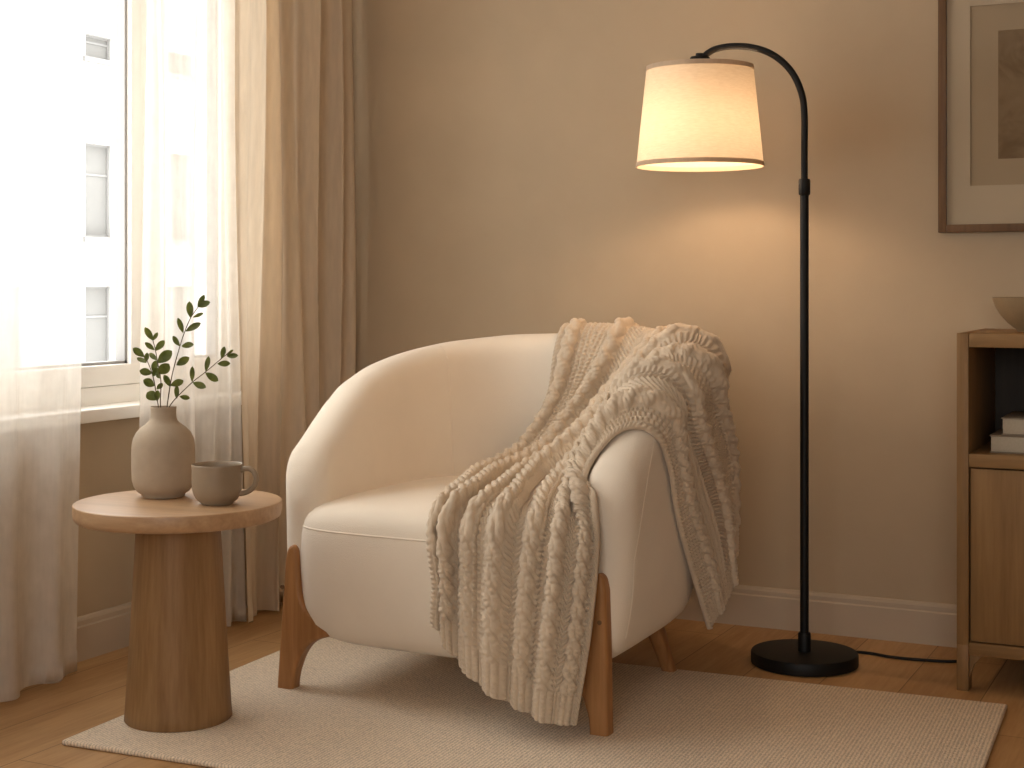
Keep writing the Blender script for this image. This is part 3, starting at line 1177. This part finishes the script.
# ------------------------------------------------------------------ side table
TC = Vector((-2.153, 2.684, RT))
table = thing('side_table', TC, 'round oak pedestal side table beside the armchair', 'table')
zt = 0.496 - RT
lathe('table_top', [(0, zt - 0.038), (0.2170, zt - 0.038), (0.2205, zt - 0.0372), (0.2245, zt - 0.0345), (0.2275, zt - 0.029), (0.2288, zt - 0.022), (0.2290, zt - 0.016), (0.2290, zt - 0.003),
                    (0.2287, zt - 0.0015), (0.2280, zt - 0.0004), (0.2268, zt), (0.2200, zt), (0, zt)],
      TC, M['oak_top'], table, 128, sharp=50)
pf = [(0, 0), (0.116, 0), (0.1185, 0.003)]
for k in range(1, 21):
    q = k / 20
    pf.append((0.1185 - 0.0265 * q ** 0.92, 0.003 + (zt - 0.038 - 0.003) * q))
pf.append((0, zt - 0.038))
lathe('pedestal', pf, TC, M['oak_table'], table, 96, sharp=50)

# ------------------------------------------------------------------ vase, mug
VC = Vector((-2.229, 2.725, 0.4965))
vp = [(0, 0), (0.046, 0), (0.050, 0.003), (0.050, 0.007), (0.060, 0.014), (0.068, 0.026), (0.0720, 0.042), (0.0730, 0.07), (0.0730, 0.105), (0.0722, 0.125), (0.0690, 0.142),
      (0.0620, 0.157), (0.0510, 0.169), (0.0400, 0.177), (0.0325, 0.184), (0.0300, 0.192), (0.0292, 0.203), (0.0296, 0.212), (0.0302, 0.2165), (0.0290, 0.2185),
      (0.0262, 0.2175), (0.0252, 0.208), (0.0255, 0.192), (0.0300, 0.178), (0.0450, 0.166), (0.0600, 0.150), (0.066, 0.12), (0.067, 0.05), (0.05, 0.015), (0, 0.012)]
vp = [(r * 0.978, z * 0.942) for r, z in vp]
vase = lathe('vase', vp, VC, M['vase'], None, 80, origin=VC, sharp=60)
tag(vase, 'matt taupe stoneware vase with narrow neck holding leafy sprigs', 'vase')

MC = Vector((-2.050, 2.689, 0.4965))
mug = thing('mug', MC, 'taupe stoneware mug with round handle on the side table', 'mug')
mp_ = [(0, 0), (0.034, 0), (0.036, 0.002), (0.036, 0.004), (0.044, 0.009), (0.0510, 0.019), (0.0545, 0.032), (0.0555, 0.048), (0.0555, 0.075), (0.0560, 0.0835), (0.0565, 0.0865), (0.0553, 0.088),
       (0.0536, 0.0868), (0.0525, 0.080), (0.0522, 0.05), (0.049, 0.028), (0.040, 0.012), (0, 0.009)]
lathe('cup', mp_, MC, M['mug'], mug, 72, sharp=60)
hx_ = Vector((math.cos(YAW - 0.12), math.sin(YAW - 0.12), 0))
hp = [(0.0530, 0.074), (0.064, 0.078), (0.076, 0.077), (0.085, 0.069), (0.0885, 0.057), (0.086, 0.044), (0.078, 0.033), (0.066, 0.026), (0.0515, 0.0225)]
pts = catmull([tuple(MC + hx_ * r + Vector((0, 0, z))) for r, z in hp], 48)
v, f = tube_mesh([(0, 0, 0), (0, 0, 1)], 1, 4)
n_h = len(pts)
tube('handle', pts, 0.0058, M['mug'], mug, 14)

# ------------------------------------------------------------------ leafy sprigs
def leaf_geo(base, tip, wid, facing, cup, V, F):
    base, tip = np.array(base), np.array(tip)
    ax = tip - base
    L = np.linalg.norm(ax)
    ax /= L
    fc = np.array(facing) - ax * np.dot(facing, ax)
    fc /= np.linalg.norm(fc)
    sd = np.cross(ax, fc)
    nl, nw = 12, 5
    b0 = len(V)
    for i in range(nl):
        q = i / (nl - 1)
        w = wid * (math.sin(PI * q ** 1.2) ** 0.62 if 0 < q < 1 else 0.06)
        for j in range(nw):
            e = (j / (nw - 1) - 0.5) * 2
            p = base + ax * L * q + sd * w * e * 0.5 + fc * (cup * wid * (abs(e) ** 1.6) * 0.35 * math.sin(PI * q) - 0.14 * L * math.sin(PI * q * 0.9) * cup)
            V.append(tuple(p))
    for i in range(nl - 1):
        for j in range(nw - 1):
            a_ = b0 + i * nw + j
            F.append((a_, a_ + 1, a_ + nw + 1, a_ + nw))


def spot(x, y, dep):
    """a place among the sprigs: x, y in 0.366 mm steps right of and below a mark over the vase"""
    k = 0.000359
    p = VC + EX * ((x - 281.6) * k) + EZ * dep
    return (p.x, p.y, 0.7170 + (760 - y) * k)


sprigs = [
    ('longest leafy green sprig, standing upright in the middle of the vase', [(288, 980), (298, 850), (305, 768), (330, 600), (370, 440), (400, 340), (440, 240), (485, 172)], 0.007, 0.026,
     [((440, 238), (430, 132), 42), ((455, 235), (520, 207), 22), ((485, 172), (520, 90), 34), ((488, 168), (564, 135), 44), ((395, 335), (368, 238), 36),
      ((410, 325), (502, 270), 50), ((375, 418), (326, 355), 36), ((385, 418), (467, 408), 44), ((355, 540), (440, 490), 48), ((318, 675), (285, 600), 38), ((320, 670), (397, 640), 46)]),
    ('leafy green sprig leaning out to the right of the vase mouth, over the mug', [(272, 980), (292, 880), (342, 775), (475, 645), (560, 580), (670, 490), (722, 448)], -0.008, -0.034,
     [((475, 640), (482, 542), 38), ((480, 645), (570, 674), 42), ((565, 575), (578, 478), 32), ((562, 582), (640, 636), 44), ((668, 492), (683, 416), 32),
      ((640, 525), (724, 522), 36), ((700, 475), (777, 471), 32), ((700, 470), (738, 436), 16), ((372, 750), (372, 665), 30), ((390, 735), (452, 748), 30)]),
    ('mid-height leafy green sprig left of the longest one, with broad leaves', [(276, 980), (268, 860), (262, 765), (268, 640), (250, 520), (235, 430), (222, 378)], 0.000, -0.012,
     [((222, 378), (180, 296), 38), ((222, 380), (256, 328), 24), ((232, 440), (174, 392), 32), ((235, 445), (292, 380), 40), ((245, 505), (188, 460), 30),
      ((250, 522), (338, 446), 64), ((255, 592), (328, 528), 66), ((264, 622), (238, 588), 30), ((240, 692), (276, 654), 30)]),
    ('shortest leafy green sprig, farthest to the left in the vase', [(268, 980), (252, 860), (240, 768), (215, 650), (190, 570), (150, 482)], 0.006, 0.022,
     [((145, 488), (80, 430), 44), ((160, 527), (90, 492), 34), ((156, 522), (166, 460), 30), ((200, 592), (120, 576), 46), ((205, 585), (216, 510), 40),
      ((216, 672), (154, 632), 52), ((207, 612), (236, 555), 38), ((232, 762), (170, 712), 62), ((236, 768), (246, 698), 36)]),
]
rl = random.Random(5)
for lab, st, dep0, dep1, leaves in sprigs:
    base = spot(st[0][0], st[0][1], 0)
    sp = thing('leafy_sprig', base, lab, 'plant', 'leafy sprigs in the vase')
    y0, y1 = st[0][1], st[-1][1]
    fdep = lambda yy: dep0 + (dep1 - dep0) * max(0.0, min(1.0, (768 - yy) / (768 - y1)))
    pts = catmull([spot(x, y, fdep(y)) for x, y in st], 60)
    tube('stem', pts, np.linspace(0.0014, 0.0009, 60), M['stem'], sp, 8)
    V, F = [], []
    for (b_, t_, w_) in leaves:
        bp = spot(b_[0], b_[1], fdep(b_[1]))
        tp = spot(t_[0], t_[1], fdep(b_[1]) + rl.uniform(-0.014, 0.014))
        fc = Vector(-EZ) + EX * rl.uniform(-0.5, 0.5) + Vector((0, 0, rl.uniform(0.0, 0.7)))
        leaf_geo(bp, tp, w_ * 0.000359 * 1.08, fc, rl.uniform(0.3, 0.9), V, F)
    mesh_obj('foliage', V, F, M['leaf'], sp, True)

# ------------------------------------------------------------------ floor lamp
LP = Vector((-1.034, 3.814, 0))
lamp = thing('floor_lamp', LP, 'tall black arched floor lamp with lit cream shade beside the cabinet', 'lamp')
lathe('base', [(0, 0), (0.132, 0), (0.1365, 0.003), (0.1370, 0.008), (0.1370, 0.028), (0.1345, 0.0325), (0.128, 0.034), (0, 0.034)], LP + Vector((0, 0, 0.0005)), M['black'], lamp, 96, sharp=40)
lathe('pole_socket', [(0, 0.033), (0.0165, 0.033), (0.0165, 0.078), (0.0150, 0.082), (0, 0.082)], LP, M['black'], lamp, 32, sharp=40)
lathe('pole', [(0, 0.08), (0.0112, 0.08), (0.0112, 1.225), (0, 1.225)], LP, M['black'], lamp, 32, sharp=40)
lathe('collar', [(0, 1.212), (0.0125, 1.212), (0.0150, 1.215), (0.0150, 1.250), (0.0135, 1.254), (0, 1.254)], LP, M['black'], lamp, 32, sharp=40)
arc = [(0, 1.245), (0, 1.33), (0, 1.42), (-0.006, 1.47), (-0.025, 1.519), (-0.056, 1.559), (-0.098, 1.589), (-0.148, 1.606), (-0.200, 1.611), (-0.238, 1.607), (-0.260, 1.598), (-0.276, 1.586)]
pts = catmull([(LP.x + a_, LP.y, z) for a_, z in arc], 90)
tube('arm', pts, 0.0088, M['black'], lamp, 16)
SC = Vector((LP.x - 0.284, LP.y, 0))
lathe('shade_cap', [(0, 1.572), (0.024, 1.572), (0.0265, 1.574), (0.0265, 1.586), (0.024, 1.589), (0.012, 1.590), (0.011, 1.598), (0, 1.599)], SC, M['black'], lamp, 40, sharp=40)
z0s, z1s, r0s, r1s = 1.296, 1.562, 0.169, 0.1415
shade_o = lathe('lamp_shade', [(r0s + (r1s - r0s) * q, z0s + (z1s - z0s) * q) for q in np.linspace(0, 1, 12)], SC, M['shade'], lamp, 96, sharp=60)
for (za, zb) in ((z0s - 0.001, z0s + 0.011), (z1s - 0.011, z1s + 0.001)):
    rr = lambda z: r0s + (r1s - r0s) * (z - z0s) / (z1s - z0s)
    lathe('shade_band', [(rr(za) - 0.0012, za), (rr(za) + 0.0016, za), (rr(zb) + 0.0016, zb), (rr(zb) - 0.0012, zb), (rr(za) - 0.0012, za)], SC, M['shade_band'], shade_o, 96, sharp=50)
bm = bmesh.new()
for k in range(3):
    a_ = 2 * PI * k / 3 + 0.4
    vv, ff = tube_mesh([(SC.x, SC.y, 1.574), (SC.x + 0.141 * math.cos(a_), SC.y + 0.141 * math.sin(a_), 1.558)], 0.0018, 8)
    ids = [bm.verts.new(p) for p in vv]
    for f_ in ff:
        bm.faces.new([ids[i] for i in f_])
bm_obj('spider', bm, M['black'], shade_o)
lathe('bulb_holder', [(0, 1.50), (0.018, 1.50), (0.018, 1.573), (0, 1.573)], SC, M['black'], lamp, 24, sharp=40)
lathe('bulb', [(0, 1.405), (0.014, 1.408), (0.025, 1.417), (0.030, 1.432), (0.028, 1.449), (0.019, 1.470), (0.014, 1.490), (0.0135, 1.502), (0, 1.502)], SC, M['bulb'], lamp, 32)
ld = bpy.data.lights.new('bulb_light', 'POINT')
ld.energy = LAMP_POWER
ld.color = (1.0, 0.70, 0.46)
ld.shadow_soft_size = 0.032
lo = bpy.data.objects.new('bulb_light', ld)
COL.objects.link(lo)
lo.parent = lamp
lo.location = (SC.x - LP.x, 0, 1.385 - 0.005)
cord = catmull([(LP.x + 0.052, LP.y + 0.118, 0.008), (-0.966, 3.962, 0.0045), (-0.935, 3.984, 0.0042), (-0.895, 3.984, 0.0042), (-0.847, 3.970, 0.0042), (-0.77, 3.974, 0.0042), (-0.687, 3.996, 0.0042), (-0.656, 4.05, 0.0042), (-0.652, 4.12, 0.0042)], 80)
tube('cord', cord, 0.0038, M['cord'], lamp, 10)

# ------------------------------------------------------------------ cabinet, bowl, books
cab = thing('cabinet', (-0.137, 3.95, 0), 'oak cabinet with open shelf above doors at the right edge', 'cabinet')
cx0, cx1, cy0, cy1, czt = -0.637, 0.363, 3.73, 4.160, 0.864
for a_, b_ in ((cx0, cx0 + 0.028), (cx1 - 0.028, cx1)):
    bm = bmesh.new()
    add_box(bm, a_, b_, cy0, cy1, 0.11, czt, 0.0015)
    add_box(bm, a_, b_, cy0, cy0 + 0.05, 0.0, 0.112, 0.0015)
    add_box(bm, a_, b_, cy1 - 0.05, cy1, 0.0, 0.112, 0.0015)
    bm_obj('side_panel', bm, M['oak_cab'], cab)
ix0, ix1 = cx0 + 0.0285, cx1 - 0.0285
box('top_panel', ix0, ix1, cy0 + 0.001, cy1, czt - 0.034, czt - 0.0005, M['oak_cab_x'], cab, 0.0015)
box('shelf', ix0, ix1, cy0 + 0.001, cy1 - 0.012, 0.541, 0.573, M['oak_cab_x'], cab, 0.0015)
box('bottom_panel', ix0, ix1, cy0 + 0.001, cy1 - 0.012, 0.088, 0.118, M['oak_cab_x'], cab, 0.0015)
box('back_panel', ix0, ix1, cy1 - 0.011, cy1, 0.089, czt - 0.035, M['shaded_back'], cab, 0)
mid = (ix0 + ix1) / 2
for a_, b_ in ((ix0 + 0.003, mid - 0.0015), (mid + 0.0015, ix1 - 0.003)):
    box('door', a_, b_, cy0 + 0.006, cy0 + 0.026, 0.121, 0.5375, M['oak_cab'], cab, 0.0015)
for s_, xx in ((1, ix0), (-1, ix1)):
    bm = bmesh.new()
    outl = [(0, 0.088), (0.03, 0.088), (0.012, 0.066), (0.004, 0.045), (0, 0.03)]
    l0 = [bm.verts.new((xx + s_ * a_, cy0 + 0.012, z)) for a_, z in outl]
    l1 = [bm.verts.new((xx + s_ * a_, cy0 + 0.038, z)) for a_, z in outl]
    bm.faces.new(l0)
    bm.faces.new(l1[::-1])
    for k in range(5):
        bm.faces.new((l0[k], l1[k], l1[(k + 1) % 5], l0[(k + 1) % 5]))
    bm_obj('leg_bracket', bm, M['oak_cab'], cab)

BC = Vector((-0.48, 3.90, czt + 0.0003))
bowl = lathe('bowl', [(0, 0.0), (0.038, 0.0), (0.040, 0.003), (0.042, 0.006), (0.060, 0.020), (0.078, 0.040), (0.091, 0.062), (0.0975, 0.080), (0.0985, 0.084), (0.0965, 0.0855), (0.0940, 0.082), (0.087, 0.062), (0.073, 0.041), (0.055, 0.023), (0.035, 0.012), (0, 0.010)],
             BC, M['bowl'], None, 80, origin=BC, sharp=60)
tag(bowl, 'round brown stoneware bowl on top of the oak cabinet', 'bowl')


def book(x0, x1, y0, y1, z0, th, mat, label):
    o = thing('book', ((x0 + x1) / 2, (y0 + y1) / 2, z0), label, 'book', 'books on the cabinet shelf')
    bm = bmesh.new()
    add_box(bm, x0, x1, y0, y1, z0, z0 + 0.003, 0.0008)
    add_box(bm, x0, x1, y0, y1, z0 + th - 0.003, z0 + th, 0.0008)
    add_box(bm, x1 - 0.003, x1, y0, y1, z0, z0 + th, 0.0008)
    bm_obj('cover', bm, mat, o)
    box('page_block', x0 + 0.003, x1 - 0.0032, y0 + 0.003, y1 - 0.003, z0 + 0.0032, z0 + th - 0.0032, M['pages'], o, 0.0005)
    return o


book(-0.567, -0.395, 3.775, 4.02, 0.5733, 0.043, M['book_a'], 'larger pale book lying at the bottom of the pile on the cabinet shelf')
book(-0.541, -0.392, 3.785, 4.00, 0.6166, 0.042, M['book_b'], 'smaller pale book lying on top of the pile on the cabinet shelf')

# ------------------------------------------------------------------ framed picture
fu0, fu1, fz0, fz1, fy = -0.758, -0.165, 1.122, 1.855, ROOM_B
pic = thing('framed_picture', ((fu0 + fu1) / 2, fy, (fz0 + fz1) / 2), 'dark wood framed faded brown print with wide cream mat on the wall', 'picture')
bm = bmesh.new()
fw = 0.021
add_box(bm, fu0, fu0 + fw, fy - 0.028, fy - 0.0005, fz0, fz1, 0.0015)
add_box(bm, fu1 - fw, fu1, fy - 0.028, fy - 0.0005, fz0, fz1, 0.0015)
add_box(bm, fu0 + fw, fu1 - fw, fy - 0.028, fy - 0.0005, fz0, fz0 + fw, 0.0015)
add_box(bm, fu0 + fw, fu1 - fw, fy - 0.028, fy - 0.0005, fz1 - fw, fz1, 0.0015)
bm_obj('frame', bm, M['frame'], pic)
au0, au1, az0, az1 = fu0 + 0.082, fu1 - 0.082, 1.247, 1.730
bm = bmesh.new()
for (x0, x1, z0, z1) in ((fu0 + fw, au0, fz0 + fw, fz1 - fw), (au1, fu1 - fw, fz0 + fw, fz1 - fw), (au0, au1, fz0 + fw, az0), (au0, au1, az1, fz1 - fw)):
    add_box(bm, x0, x1, fy - 0.014, fy - 0.009, z0, z1, 0)
bm_obj('mat_board', bm, M['mat'], pic, False)
paper = box('print', au0 - 0.001, au1 + 0.001, fy - 0.009, fy - 0.006, az0 - 0.001, az1 + 0.001, M['paper'], pic, 0)
box('drawing', au0 + 0.072, au1 - 0.072, fy - 0.0096, fy - 0.009, az0 + 0.07, az1 - 0.07, M['print'], paper, 0)
box('pane', fu0 + fw - 0.001, fu1 - fw + 0.001, fy - 0.0195, fy - 0.0175, fz0 + fw - 0.001, fz1 - fw + 0.001, M['picture_glass'], pic, 0)
